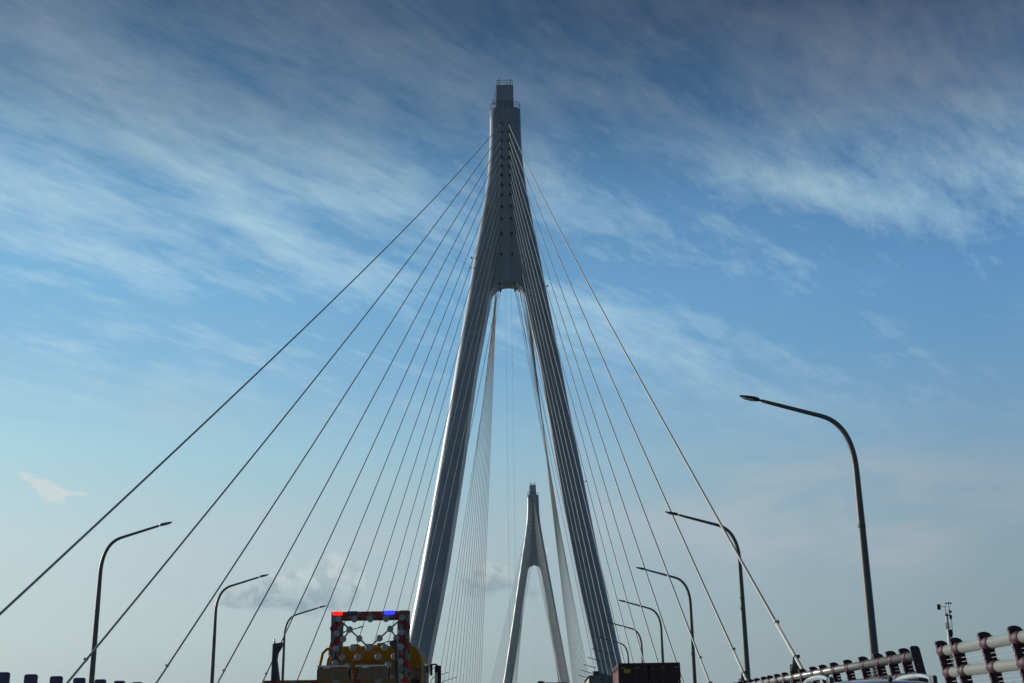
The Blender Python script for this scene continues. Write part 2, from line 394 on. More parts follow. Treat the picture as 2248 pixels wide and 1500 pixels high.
# ------------------------------------------------------------------ stay cables
SAG = 1.5
def cable_path(A, B, n):
    L = (B - A).length; out = []
    for i in range(n + 1):
        t = i / n; p = A.lerp(B, t); p.z -= 4 * SAG * (L / 215) ** 2 * t * (1 - t); out.append(p)
    return out
SIDEN = {-1: 'left', 1: 'right'}
def stay(k, sg, ty, face, yB, fan, grp, detail):
    A = Vector((XC + sg * (HX[k] + (.05 if k == 13 else 0)), ty + face * (WEB + .3 if k < 13 else 2.0), HZ[k] - (.2 if k < 13 else .3)))
    B = Vector((XL if sg < 0 else XR, yB, -.1))
    P = cable_path(A, B, 28)
    lab = '%s stay cable from outside, %s' % (ORD[k], fan)
    r = .064 - .0012 * k
    if not detail:
        ob = MB().tube(P, r, 8).build('stay_cable', M['cable']); 
        # origin at deck end
        ob.location = B
        ob.data.transform(Matrix.Translation(-B))
        tag(ob, lab, 'cable', grp); return
    t = thing('stay_cable', lab, 'cable', B, grp)
    L = [p - B for p in P]
    MB().tube(L, r, 10).build('strand', M['cable'], t)
    d = (L[-2] - L[-1]).normalized()
    at = lambda s: L[-1] + d * s
    sc = (10.6, 9.5, 9.6, 9.6, 9.6)[k]
    MB().tube([at(0), at(sc)], r + .007, 12).build('sleeve', M['sleeve'], t)
    q = MB(); q.tube([at(5.1), at(5.18)], r + .014, 12); q.build('collar', M['sleeve'], t)
    q = MB(); q.tube([at(sc - .1), at(sc + .12)], r + .02, 12); q.build('clamp', M['sleeve'], t)
    q = MB(); q.box(at(sc) + Vector((sg * (r + .035), 0, .03)), (.07, .10, .14), .012); q.build('clamp_bolt', M['dark_steel'], t)
BY_FRONT = [D1 - 188.6 + 14.25 * k for k in range(14)]
BY_BACK = [D1 + 37.5 + 14.2 * (13 - k) for k in range(14)]
for sg in (-1, 1):
    s = SIDEN[sg]
    for k in range(14):
        stay(k, sg, D1, -1, BY_FRONT[k], '%s fan in front of the near tower' % s, 'stay cables in front of the near tower', k < 5)
        stay(k, sg, D1, 1, BY_BACK[k], '%s fan behind the near tower' % s, 'stay cables behind the near tower', False)
        stay(k, sg, D1 + SPAN, -1, 2 * D1 + SPAN - BY_BACK[k], '%s fan in front of the far tower' % s, 'stay cables in front of the far tower', False)
        stay(k, sg, D1 + SPAN, 1, 2 * D1 + SPAN - BY_FRONT[k], '%s fan behind the far tower' % s, 'stay cables behind the far tower', False)

# damper stands holding the lowest part of the nearest right cables
def cable_point(k, sg, z):
    A = Vector((XC + sg * HX[k], D1 - WEB - .3, HZ[k] - .2)); B = Vector((XL if sg < 0 else XR, BY_FRONT[k], -.1))
    P = cable_path(A, B, 200)
    return min(P, key=lambda p: abs(p.z - z))
def damper_stand(k, sg, label):
    p = cable_point(k, sg, 4.03)
    t = thing('damper_stand', label, 'cable damper', (p.x, p.y, 0), 'dark damper stands under the stay cables')
    z = p.z
    q = MB(); q.prism([(-.21, 1.2), (.15, 1.2), (.15, z - .42), (.02, z - .02), (-.10, z + .02), (-.145, z - .3), (-.21, z - .48)], 'y', -.05, .05)
    q.build('plate', M['dark_steel'], t)
    q = MB(); q.box((-.03, 0, .62), (.5, .4, 1.24), .02); q.build('pedestal', M['dark_steel'], t)
    q = MB(); q.tube([(-.245, -.1, 1.2), (-.245, -.1, z - .32)], .04, 8); q.box((-.225, -.1, z - .3), (.11, .12, .06)); q.build('damper', M['sleeve'], t)
    q = MB()
    d = Vector((0, .76, .65)).normalized()
    q.tube([Vector((0, 0, z)) - d * .03, Vector((0, 0, z)) + d * .03], .082, 12); q.box((.11, 0, z + .03), (.12, .12, .14), .02)
    q.build('clamp', M['dark_steel'], t)
for k, lb in ((0, 'dark triangular damper stand under the outermost right cable, behind the purple barrier'),
              (1, 'dark damper stand under the second right cable, beside the second lamp post'),
              (2, 'small dark damper stand at the foot of the third right cable')):
    damper_stand(k, 1, lb)

# ------------------------------------------------------------------ street lamps (right-hand prototype, arm towards -x; left ones turned round)
def make_lamp():
    t = thing('street_lamp', '', 'street lamp', (11.2, 44.1, 0), 'curved street lamps along both edges of the bridge')
    pts = [(0, 0, .2), (0, 0, 3), (0, 0, 6), (0, 0, 8.5), (0, 0, 10.0)]
    ctr = []
    # bend: from vertical at z=10.0 to the arm direction (slope 0.27) by a smooth arc
    arm0 = Vector((-1.12, 0, 12.10)); arm1 = Vector((-3.19, 0, 12.70))
    p0 = Vector((0, 0, 10.0)); c = Vector((0, 0, 11.80))
    for i in range(1, 13):
        u = i / 12; ctr.append(tuple(p0 * (1 - u) ** 2 + c * 2 * u * (1 - u) + arm0 * u ** 2))
    pts += ctr + [tuple(arm0.lerp(arm1, u)) for u in (.35, .7, 1)]
    n = len(pts)
    R = [interp(i, [(0, .18), (4, .115), (n - 4, .082), (n - 1, .066)]) for i in range(n)]
    MB().tube(pts, R, 14).build('pole', M['pole'], t)
    MB().tube([(0, 0, 8.0), (0, 0, 8.12)], .142, 14).build('joint_ring', M['pole'], t)
    q = MB(); q.box((0, 0, .1), (.6, .6, .2), .03); q.build('base', M['pale_concrete'], t)
    q = MB(); q.tube([(-3.12, 0, 12.685), (-3.32, 0, 12.74)], .04, 8); q.build('spigot', M['head'], t)
    # leaf-shaped lamp head
    dirv = Vector((-.97, 0, .22)).normalized(); upv = Vector((.22, 0, .97)).normalized(); side = Vector((0, 1, 0))
    o0 = Vector((-3.25, 0, 12.725)); rings = []; lens = []
    prof = [(0, .05, .045), (.05, .09, .075), (.14, .14, .095), (.30, .17, .085), (.48, .165, .065), (.63, .13, .045), (.73, .07, .03), (.765, .02, .012)]
    for s_, w, h in prof:
        rings.append([o0 + dirv * s_ + side * (w * math.cos(a)) + upv * (h * math.sin(a) * (1 if math.sin(a) > 0 else .75) + .02 * s_) for a in [2 * math.pi * j / 14 for j in range(14)]])
    hd = MB().loft(rings, True).build('lamp_head', M['head'], t)
    for s_, w, h in [(.22, .09, .085), (.28, .13, .08), (.52, .125, .062), (.62, .10, .05)]:
        cpt = o0 + dirv * s_ - upv * (h * .75 + .004)
        lens.append([cpt - side * w, cpt + side * w, cpt + side * w + upv * .02, cpt - side * w + upv * .02])
    MB().loft(lens).build('lens', M['lens'], hd)
    return t
lamp = make_lamp()
SR = 25.4
for k in range(11):
    o = lamp if k == 0 else copy_tree(lamp)
    o.location = (11.2 if k == 0 else 10.75, 44.13 + SR * k, 0)
    if k: o.rotation_euler = (0, rad(random.uniform(-.25, .25)), rad(random.uniform(-2, 2)))
    o['label'] = ('tall curved street lamp at far right, nearest and largest of the right-hand row' if k == 0 else
                  '%s dark curved street lamp from the front in the right-hand row' % ORD[k])
for k in range(10):
    o = copy_tree(lamp); o.location = (-25.3, 70.3 + SR * k, 0); o.rotation_euler = (0, rad(random.uniform(-.2, .2)), math.pi + rad(random.uniform(-2, 2)))
    o['label'] = ('dark curved street lamp at far left, nearest of the left-hand row' if k == 0 else
                  '%s dark curved street lamp from the front in the left-hand row' % ORD[k])

# ------------------------------------------------------------------ violet anti-glare boards on the median
def glare_board():
    q = MB(); w, h, r = .0925, 2.24, .035
    pts = [(-w, .80), (w, .80)]
    for cx, cz, a0 in ((w - r, h - r, 0), (-w + r, h - r, 90)):
        for k in range(6): a = rad(a0 + 18 * k); pts.append((cx + r * math.cos(a), cz + r * math.sin(a)))
    q.prism(pts, 'y', -.02, .02); return q
gb = glare_board().build('anti_glare_board', M['violet'])
for k in range(14):
    o = gb if k == 0 else gb.copy()
    if k: COL.objects.link(o)
    y = 17.05 + .945 * k
    o.location = (MED, y, .011 * (y - 20))
    o.rotation_euler = (0, 0, rad(random.uniform(-3, 3)))
    tag(o, '%s from the left of the violet anti-glare boards along the lower left edge' % ORD[k], 'anti-glare board', 'violet anti-glare boards on the median')

# ------------------------------------------------------------------ wind barrier on the right
LEAN = .167
def bz(y): return 3.05 + .0052 * (y - 24)          # height of the top tube's upper side
def post_mesh(wide):
    q = MB(); w = .21; h0, h1 = .2, 0
    # built in local coords: z measured down from the top (0), x across, leaning
    def P(x, z): return (x - LEAN * (z), z)
    T = .03
    # web
    q.add([(P(-.10, T)[0], -.012, T), (P(.11, T)[0], -.012, T), (P(.11, -2.85)[0], -.012, -2.85), (P(-.10, -2.85)[0], -.012, -2.85),
           (P(-.10, T)[0], .012, T), (P(.11, T)[0], .012, T), (P(.11, -2.85)[0], .012, -2.85), (P(-.10, -2.85)[0], .012, -2.85)],
          [[0, 1, 2, 3], [7, 6, 5, 4], [0, 4, 5, 1], [1, 5, 6, 2], [2, 6, 7, 3], [3, 7, 4, 0]])
    # flanges
    for x in (-.105, .115):
        q.add([(P(x - .008, T)[0], -.05, T), (P(x + .008, T)[0], -.05, T), (P(x + .008, -2.85)[0], -.05, -2.85), (P(x - .008, -2.85)[0], -.05, -2.85),
               (P(x - .008, T)[0], .05, T), (P(x + .008, T)[0], .05, T), (P(x + .008, -2.85)[0], .05, -2.85), (P(x - .008, -2.85)[0], .05, -2.85)],
              [[0, 1, 2, 3], [7, 6, 5, 4], [0, 4, 5, 1], [1, 5, 6, 2], [2, 6, 7, 3], [3, 7, 4, 0]])
    # rounded cap plate
    cap = [(-.13, .03), (-.12, .055), (-.05, .085), (.03, .085), (.10, .055), (.135, .02), (.135, .0), (-.13, .0)]
    q.prism([(x, z + .012) for x, z in cap], 'y', -.055, .055)
    # oval collars round the tubes
    for kz in range(6):
        z = -.135 - .475 * kz
        x = -LEAN * z
        q.tube([(x, -.34, z), (x, .06, z)], .128, 24)
        q.tube([(x, -.36, z), (x, -.325, z)], .134, 24)
    return q
pm = post_mesh(False).build('post', M['purple'])
bm_ = MB()
for kz in range(6):
    for dz in (-.30, .03):
        z = -.135 - .475 * kz + dz + .16
        if z > -2.8: bm_.box((-.118 - LEAN * z, -.02, z), (.035, .075, .045), .006)
bolts = bm_.build('bolt_clips', M['bolt'])
def barrier(ys, y_lo, y_hi, label, end_plate):
    t = thing('wind_barrier', label, 'wind barrier', (9.0, ys[0], 0), 'purple and white wind barrier sections')
    def top(y): return bz(y)
    for i, y in enumerate(ys):
        if y == end_plate:
            # solid closing plate at the end of the section
            e = MB(); pts = [(-.11, .06), (-.06, .10), (.07, .10), (.12, .05)] + [(.12 + LEAN * 2.85, -2.85), (-.11 + LEAN * 2.85, -2.85)]
            e.prism(pts, 'y', -.02, .02)
            for kz in range(6):
                z = -.135 - .475 * kz; e.tube([(-LEAN * z, -.03, z), (-LEAN * z, -.015, z)], .105, 18)
            p = e.build('post', M['purple'], t)
            q = MB()
            for kz in range(6):
                for dx, dz in ((-.03, -.30), (.03, -.36), (0, -.42)):
                    q.ball((-LEAN * (-.135 - .475 * kz + dz) + dx, -.052, -.135 - .475 * kz + dz + .08), .012, 5)
            q.build('bolt_clips', M['bolt'], p)
        else:
            p = pm.copy(); COL.objects.link(p); p.parent = t
            b = bolts.copy(); COL.objects.link(b); b.parent = p
        p.location = (0, y - ys[0], top(y))
    for kz in range(6):
        q = MB(); z = -.135 - .475 * kz
        q.tube([(-LEAN * z, y - ys[0], top(y) + z) for y in (y_lo, (y_lo + y_hi) / 2, y_hi)], .118, 20)
        q.build('tube_rail', M['tube'], t)
        for dz in (-.20, -.285):
            zz = z + dz
            if zz > -2.8:
                w = MB(); w.tube([(-LEAN * zz, y - ys[0], top(y) + zz) for y in (y_lo, (y_lo + y_hi) / 2, y_hi)], .0065, 6)
                w.build('wire', M['wire'], t)
    q = MB(); q.box((.45, (y_lo + y_hi) / 2 - ys[0], .17), (.5, y_hi - y_lo, .34), .03); q.build('kerb', M['pale_concrete'], t)
yb = [29.41, 28.35, 26.46, 24.72] + [24.72 - 1.75 * k for k in range(1, 10)]
barrier(yb, yb[-1] - .1, 29.42, 'nearer purple post and white tube wind barrier, cut off by the right edge', None)
ya = [31.55, 32.51, 33.79, 35.11, 36.78, 38.70, 40.56, 42.22, 43.77, 45.64, 47.28, 49.05, 50.71, 52.38, 53.86, 55.65, 57.26] + [57.26 + 1.68 * k for k in range(1, 18)]
barrier(ya, 31.55, ya[-1] + .1, 'longer purple post and white tube wind barrier receding past the lamp post', 31.55)
for p in (pm, bolts): bpy.data.objects.remove(p)

# ------------------------------------------------------------------ weather mast in the gap of the barrier
t = thing('weather_mast', 'slim white weather mast with wind vane and cup anemometer in the barrier gap', 'weather station', (9.36, 29.9, 0))
MB().tube([(0, 0, 0), (0, 0, 2.5), (0, 0, 3.76)], [.05, .045, .032], 12).build('pole', M['white'], t)
q = MB(); q.box((.03, -.03, 3.385), (.10, .10, .13), .012); q.box((.03, -.03, 3.30), (.07, .08, .06), .008); q.build('junction_box', M['black'], t)
q = MB()
for k in range(4): q.tube([(-.05, -.04, 3.50 + .032 * k), (-.05, -.04, 3.509 + .032 * k)], .038, 12)
q.tube([(-.05, -.04, 3.46), (-.05, -.04, 3.62)], .012, 8); q.box((.0, -.03, 3.49), (.12, .02, .015)); q.box((.05, -.03, 3.53), (.07, .02, .014)); q.box((.05, -.03, 3.58), (.06, .02, .014)); q.build('radiation_shield', M['white'], t)
q = MB(); q.ball((0, 0, 3.79), .04, 8); q.tube([(0, 0, 3.8), (-.012, 0, 3.985)], .0085, 6); hub = q.build('vane_hub', M['pole'], t)
q = MB(); q.tube([(-.13, 0, 3.985), (.03, 0, 3.985)], .006, 6); q.box((-.155, 0, 3.975), (.078, .01, .13)); q.build('wind_vane', M['black'], hub)
q = MB(); q.tube([(.01, 0, 3.76), (.07, 0, 3.78), (.085, 0, 3.84)], .011, 6); q.box((.09, 0, 3.865), (.065, .06, .06), .008); q.tube([(.085, 0, 3.88), (.075, 0, 4.06)], .0085, 6); an = q.build('anemometer', M['dark_steel'], t)
q = MB()
for a in (15, 135, 255):
    c, s_ = math.cos(rad(a)), math.sin(rad(a)); cx, cy = .075 + .062 * c, .062 * s_
    q.tube([(.075, 0, 4.058), (cx, cy, 4.058)], .005, 5); q.ball((cx, cy, 4.058), .023, 6)
q.build('cups', M['black'], an)
q = MB(); q.box((.088, -.02, 3.745), (.055, .05, .085), .008); q.tube([(.088, -.02, 3.68), (.088, -.02, 3.71)], .018, 8); q.build('sensor_box', M['dark_steel'], t)
q = MB(); q.tube([(.09, -.02, 3.69), (.10, -.02, 3.6), (.095, -.02, 3.5), (.085, -.02, 3.42), (.06, -.02, 3.38)], .006, 6); q.build('signal_cable', M['black'], t)

# ------------------------------------------------------------------ vehicles
def wheel(x, y, r, w, parent):
    q = MB(); q.tube([(x - w / 2, y, r), (x - w / 2 + .04, y, r), (x + w / 2 - .04, y, r), (x + w / 2, y, r)], [r - .05, r, r, r - .05], 28)
    o = q.build('wheel', M['black'], parent)
    MB().tube([(x - w / 2 - .01, y, r), (x + w / 2 + .01, y, r)], r * .55, 20).build('rim', M['alu'], o)
# --- yellow safety truck with arrow board
TX, TY = -4.13, 24.0
t = thing('safety_truck', 'yellow road safety truck with striped arrow board and flashing red and blue lights', 'truck', (TX, TY, 0))
q = MB(); q.box((0, .08, 2.16), (2.50, .16, .30), .015); q.build('rear_beam', M['beam'], t)
q = MB(); q.box((0, .55, 1.25), (2.4, .9, 1.45), .03); q.build('crash_cushion', M['grey_door'], t)
q = MB(); q.box((0, 2.6, 1.15), (2.44, 5.0, .18), .02)
for sx in (-1.2, 1.2): q.box((sx, 2.7, 1.75), (.06, 5.0, 1.05), .01)
q.build('truck_bed', M['yellow'], t)
q = MB()
for sx in (-.42, .42): q.box((sx, 4.9, .85), (.12, 9.4, .26), .01)
q.box((0, 1.6, .7), (1.9, .3, .3)); q.build('chassis', M['black'], t)
for sx in (-.98, .98):
    for yy in (2.1, 8.7): wheel(sx, yy, .5, .3, t)
# dark support arms
for sg in (-1, 1):
    q = MB(); x0 = sg * 1.10 - .0
    if sg < 0: pts = [(-1.105, 2.2), (-.935, 2.2), (-1.02, 2.70), (-1.0, 2.82), (-.935, 2.93), (-.93, 3.01), (-1.10, 2.985)]
    else: pts = [(1.315, 2.2), (1.235, 2.2), (1.235, 2.82), (1.12, 2.95), (1.135, 3.0), (1.25, 3.03), (1.27, 3.0)]
    q.prism(pts, 'y', .02, .16)
    o = q.build('support_arm', M['dark_steel'], t)
    if sg < 0: MB().tube([(-1.07, .09, 2.99), (-1.09, .09, 3.08)], .015, 6).build('pin', M['alu'], o)
# tan boards with aluminium lips
for x0, x1, zb in ((-.40, .225, 2.30), (.365, 1.0, 2.30)):
    q = MB(); q.add([(x0, 1.0, zb + .29), (x1 - .04, 1.0, zb + .29), (x1 + .05, .85, zb - .1), (x0 + .01, .85, zb - .1),
                     (x0, 1.5, zb + .27), (x1 - .04, 1.5, zb + .27), (x1 + .05, 1.5, zb - .1), (x0 + .01, 1.5, zb - .1)],
                    [[0, 1, 2, 3], [7, 6, 5, 4], [0, 4, 5, 1], [1, 5, 6, 2], [2, 6, 7, 3], [3, 7, 4, 0]])
    o = q.build('equipment_box', M['tan'], t)
    q = MB(); q.box(((x0 + x1) / 2 - .02, 1.0, zb + .30), (x1 - x0 - .02, .05, .035), .006)
    q.box((x0 + .18, .975, zb + .275), (.14, .02, .03)); q.build('lip', M['alu'], o)
    q = MB(); q.box(((x0 + x1) / 2 + .08, .865, zb + .03), (.13, .04, .045), .01); q.box((x1 + .01, 1.02, zb + .13), (.03, .06, .26)); q.box((x0 + .01, .95, zb + .1), (.02, .06, .28)); q.build('latch', M['black'], o)
# arrow board (its own centre line at x=0 of the object)
BY = 5.5; BZ = 3.22; hw, hz_ = .925, .83
fr = MB()
fr.box((0, 0, hz_ - .105), (2 * hw, .06, .21), .006)
fr.box((0, 0, -hz_ + .105), (2 * hw, .06, .21), .006)
for sx in (-1, 1): fr.box((sx * (hw - .13), .002, 0), (.26, .056, 2 * hz_ - .424), .006)
ab = fr.build('arrow_board', M['chevron'], t, (-.01, BY, BZ))
q = MB()
for sx in (-1, 1): q.box((sx * (hw - .275), -.01, -.0), (.03, .07, 1.2), .003); 
q.build('inner_trim', M['bar_grey'], ab)
def bpt(cx, cy):   # crop coordinates of the board -> board plane
    s_ = 8.823 * 92.0
    return ((cx - 998) / s_ , -(cy - 815) / s_)
bars = [((395, 275), (980, 815)), ((1605, 270), (980, 815)), ((610, 475), (490, 650)), ((1380, 475), (1500, 645)), ((980, 815), (585, 1145)), ((980, 815), (1360, 1140)), ((360, 820), (1590, 815))]
q = MB()
for a, b in bars[:6]:
    (x0, z0), (x1, z1) = bpt(*a), bpt(*b); d = Vector((x1 - x0, 0, z1 - z0)); L = d.length
    ang = math.atan2(d.z, d.x)
    q.box(((x0 + x1) / 2, -.02, (z0 + z1) / 2), (L, .03, .035), .004, Matrix.Rotation(-ang, 3, 'Y'))
q.build('lamp_bar', M['bar_grey'], ab)
discs = [(395, 275), (695, 285), (998, 285), (1300, 285), (1605, 270), (610, 475), (1380, 475), (375, 545), (1600, 540), (490, 650), (795, 645), (1180, 645), (1500, 645), (365, 820), (675, 820), (980, 815), (1283, 815), (1590, 810), (475, 985), (780, 985), (1165, 985), (1470, 985), (355, 1090), (1585, 1080), (585, 1145), (1360, 1140), (350, 1350), (1590, 1350), (998, 1350)]
for c in discs:
    x, z = bpt(*c)
    q = MB(); q.tube([(x, -.035, z), (x, -.06, z), (x, -.085, z)], [.072, .079, .07], 22)
    q.build('lamp', M['disc'], ab)
for x0, x1, m in ((-.885, -.662, 'red_on'), (-.545, -.31, 'blue_off'), (.325, .575, 'blue_on'), (.68, .905, 'red_off')):
    q = MB(); q.box((0, 0, 0), (x1 - x0, .1, .088), .012); q.build('warning_light', M[m], ab, ((x0 + x1) / 2, -.01, hz_ - .035))
q = MB(); q.box((0, 0, 0), (.012, .11, .1)); q.box((.0, .01, -.055), (.25, .08, .014)); q.build('light_divider', M['black'], ab, (-.773, -.012, hz_ - .035))
q = MB()
for x0, z0, x1, z1 in ((-.80, .72, -.80, -.7), (.80, .72, .80, -.7)):
    q.tube([(x0 + .01 * math.sin(i * 2.1), -.045, z0 + (z1 - z0) * i / 12) for i in range(13)], .012, 6)
q.tube([(-.80 + 1.6 * i / 16, -.045, .665 + .012 * math.sin(i * 1.7)) for i in range(17)], .011, 6)
q.build('wiring', M['black'], ab)
for sx in (-1, 1):
    for zz in (.45, -.1, -.6): MB().box((sx * .915, -.03, zz), (.05, .05, .09), .008).build('hinge', M['dark_steel'], ab)
q = MB()
for sx in (-.6, .6): q.box((sx, BY + .12, 1.9), (.1, .1, 1.5), .01)
q.build('board_mast', M['black'], t)
# cab
cx0 = -.18
cab = MB()
prof = [(-1.2, .9), (1.2, .9), (1.2, 2.9), (1.17, 3.1), (1.09, 3.27), (.98, 3.36), (.85, 3.39), (-.85, 3.39), (-.98, 3.36), (-1.09, 3.27), (-1.17, 3.1), (-1.2, 2.9)]
rings = []
for y, sc in ((7.4, .985), (7.5, 1.0), (9.2, 1.0), (9.55, .96)):
    rings.append([(cx0 + x * sc, y, .9 + (z - .9) * (sc if z > 1 else 1)) for x, z in prof])
cab.loft(rings); cb = cab.build('cab', M['yellow'], t)
q = MB()
for z in (3.02, 2.72): q.box((cx0, 7.37, z), (2.0, .04, .02))
for x in (-.95, -.45, .0, .5, .98): q.box((cx0 + x, 7.36, 2.87), (.035, .05, .34))
q.build('back_rib', M['amber'], cb)
q = MB(); q.box((cx0, 7.385, 2.62), (1.85, .03, .44), .01); q.build('back_panel', M['amber'], cb)
q = MB(); q.box((cx0, 7.38, 2.15), (2.0, .04, .42), .01); q.box((cx0 + 1.03, 7.39, 2.35), (.26, .03, .95), .01); q.build('rear_window', M['glass'], cb)
for sx in (-1, 1):
    q = MB(); q.box((cx0 + sx * 1.195, 8.5, 2.6), (.03, 1.1, .75), .01); q.build('side_window', M['glass'], cb)
q = MB(); q.box((cx0, 9.53, 2.55), (2.1, .06, .9), .02); q.build('windscreen', M['glass'], cb)
q = MB()
for i in range(5): q.box((cx0 - .55 + .33 * i, 8.0 + .1 * (i % 2), 3.42 + .01 * (i % 3)), (.2, .3, .08), .02)
q.box((cx0, 8.3, 3.40), (1.7, .5, .03), .01); q.build('roof_fitting', M['amber'], cb)
for sx in (-1, 1):
    q = MB(); q.tube([(cx0 + sx * 1.18, 9.7, 2.98), (cx0 + sx * 1.24, 10.0, 3.04), (cx0 + sx * 1.32, 10.0, 3.04), (cx0 + sx * 1.37, 10.0, 2.98), (cx0 + sx * 1.38, 10.0, 2.9)], .022, 8)
    q.box((cx0 + sx * 1.20, 9.9, 2.9), (.06, .1, .3), .01); q.tube([(cx0 + sx * 1.36, 10, 2.6), (cx0 + sx * 1.3, 10, 2.45), (cx0 + sx * 1.18, 9.8, 2.4)], .02, 8)
    o = q.build('mirror_arm', M['black'], cb)
    q = MB(); q.box((cx0 + sx * 1.365, 10.0, 2.77), (.175, .11, .48), .03); q.build('mirror', M['black'], o)
    q = MB(); q.box((cx0 + sx * 1.325, 9.94, 2.70), (.085, .02, .26), .006); q.build('mirror_glass', M['alu'], o)
q = MB(); q.tube([(-1.42, 6.5, 1.6), (-1.40, 6.5, 2.4), (-1.355, 6.5, 2.85), (-1.29, 6.5, 3.17), (-1.19, 6.5, 3.265), (-.98, 6.5, 3.27)], .035, 10)
q.tube([(-1.4, 6.5, 1.9), (-1.2, 6.5, 1.85)], .03, 8); q.build('handrail', M['yellow'], t)

# --- container lorries
def container_lorry(name, label, x, y, w, top, length, body, door, parts, rz=0):
    t = thing(name, label, 'truck', (x, y, 0), None, rz)
    z0 = 1.35; h = top - z0
    c = MB()
    # corrugated sides: loft of a folded outline
    n = int(length / .14); left = []
    for i in range(n + 1):
        yy = .12 + (length - .24) * i / n; left.append((-w / 2 + (.035 if (i // 1) % 2 else .0) + .02, yy))
    right = [(-a, b) for a, b in left[::-1]]
    c.prism(left + right, 'z', z0 + .08, top - .08)
    for zz in (z0 + .05, top - .05):
        for sx in (-1, 1): c.box((sx * (w / 2 - .05), length / 2, zz), (.1, length, .1))
    c.box((0, length / 2, top - .03), (w - .1, length - .1, .04))
    for sx in (-1, 1):
        for yy in (.06, length - .06): c.box((sx * (w / 2 - .06), yy, z0 + h / 2), (.13, .13, h), .01)
        c.build('container', body, t)
    q = MB(); q.box((0, .06, top - .06), (w - .02, .135, .125), .008); q.box((0, .06, z0 + .05), (w - .02, .135, .12))
    for sx in (-1, 1): q.box((sx * (w / 2 - .075), -.004, z0 + h / 2), (.13, .02, h - .25))
    q.build('door_frame', door, t)
    for sx in (-1, 1):
        q = MB(); q.box((sx * (w / 4 - .03), .035, z0 + h / 2), (w / 2 - .15, .05, h - .26), .008)
        d = q.build('door', door, t)
        r = MB()
        for dx in (.16, .52):
            r.tube([(sx * dx, -.015, z0 + .1), (sx * dx, -.015, top - .1)], .02, 8)
            for zz in (z0 + .15, z0 + .9, top - .2): r.box((sx * dx, -.01, zz), (.1, .05, .07), .008)
        r.build('lock_rod', M['galv'], d)
    q = MB()
    for sx in (-.4, .4): q.box((sx, length / 2 + 1.2, .95), (.14, length + 2.2, .3))
    q.box((0, .1, .75), (w - .2, .1, .14)); q.box((0, length / 2, 1.25), (w - .3, length, .14)); q.build('chassis', M['black'], t)
    for sx in (-1, 1):
        for yy in (1.0, 2.2, length + 1.7): wheel(sx * (w / 2 - .2), yy, .5, .3, t)
    q = MB()
    q.prism([(length + .35, .7), (length + 2.4, .7), (length + 2.4, 1.8), (length + 2.25, 2.9), (length + 1.9, 3.05), (length + .35, 3.05)], 'x', -w / 2 + .03, w / 2 - .03)
    cb = q.build('cab', M['red_truck'] if body is M['maroon'] else M['white'], t)
    MB().box((0, length + 2.36, 2.25), (w - .3, .08, .8), .02).build('windscreen', M['glass'], cb)
    parts(t, w, top, z0)
    return t
def red_parts(t, w, top, z0):
    for cx in (-1.02, -.44, .55, 1.06):
        q = MB(); q.box((cx * w / 2.44, -.008, top - .17), (.15, .02, .028)); q.build('reflector', M['reflector'], t)
    for cx in (-1.08, 1.13): MB().box((cx * w / 2.44, -.012, top - .82), (.03, .02, .3)).build('reflector', M['reflector'], t)
    MB().box((-.84, -.006, top - .29), (.26, .02, .15), .004).build('placard', M['placard'], t)
    q = MB()
    for i in range(9): q.box((-w / 2 - .004, .35 + .42 * i, top - .18), (.03, .16, .05))
    q.build('vent', M['black'], t)
container_lorry('container_truck', 'dark maroon container truck, rear doors toward the camera, yellow placard', 3.85, 49.0, 2.36, 3.70, 5.4, M['maroon'], M['maroon_shaded'], red_parts, rad(-.35))
def white_parts(t, w, top, z0):
    q = MB(); q.box((-.78, 1.2, top + .12), (.34, .5, .26), .02); q.box((-.60, 1.1, top + .05), (.7, .2, .1)); q.build('roof_unit', M['dark_steel'], t)
    for cx in (-.9, .0): MB().box((cx, -.01, top - .55), (.36, .02, .3), .01).build('marking_panel', M['galv'], t)
container_lorry('container_truck', 'cream sided container truck partly hidden behind the maroon one', 3.27, 66.0, 2.40, 3.92, 9.0, M['cream'], M['grey_door'], white_parts, 0)
# distant red lorry
t = thing('cargo_truck', 'distant red lorry, only its roof visible below the far tower', 'truck', (.27, 86.0, 0))
q = MB(); pr = [(-1.06, 1.2), (1.06, 1.2), (1.06, 4.12), (.98, 4.24), (-.55, 4.27), (-.62, 4.36), (-.93, 4.37), (-1.03, 4.28), (-1.06, 4.1)]
q.prism(pr, 'y', 0, 7.5); q.build('cargo_box', M['red_truck'], t)
q = MB(); q.box((0, 5, .95), (1.0, 10, .3)); q.box((.5, .5, 4.25), (.7, .5, .05)); q.build('chassis', M['black'], t)
q = MB(); q.box((0, 8.9, 1.9), (2.1, 1.9, 2.2), .12); q.build('cab', M['red_truck'], t)
for sx in (-.85, .85):
    for yy in (1.2, 2.4, 9.0): wheel(sx, yy, .5, .28, t)

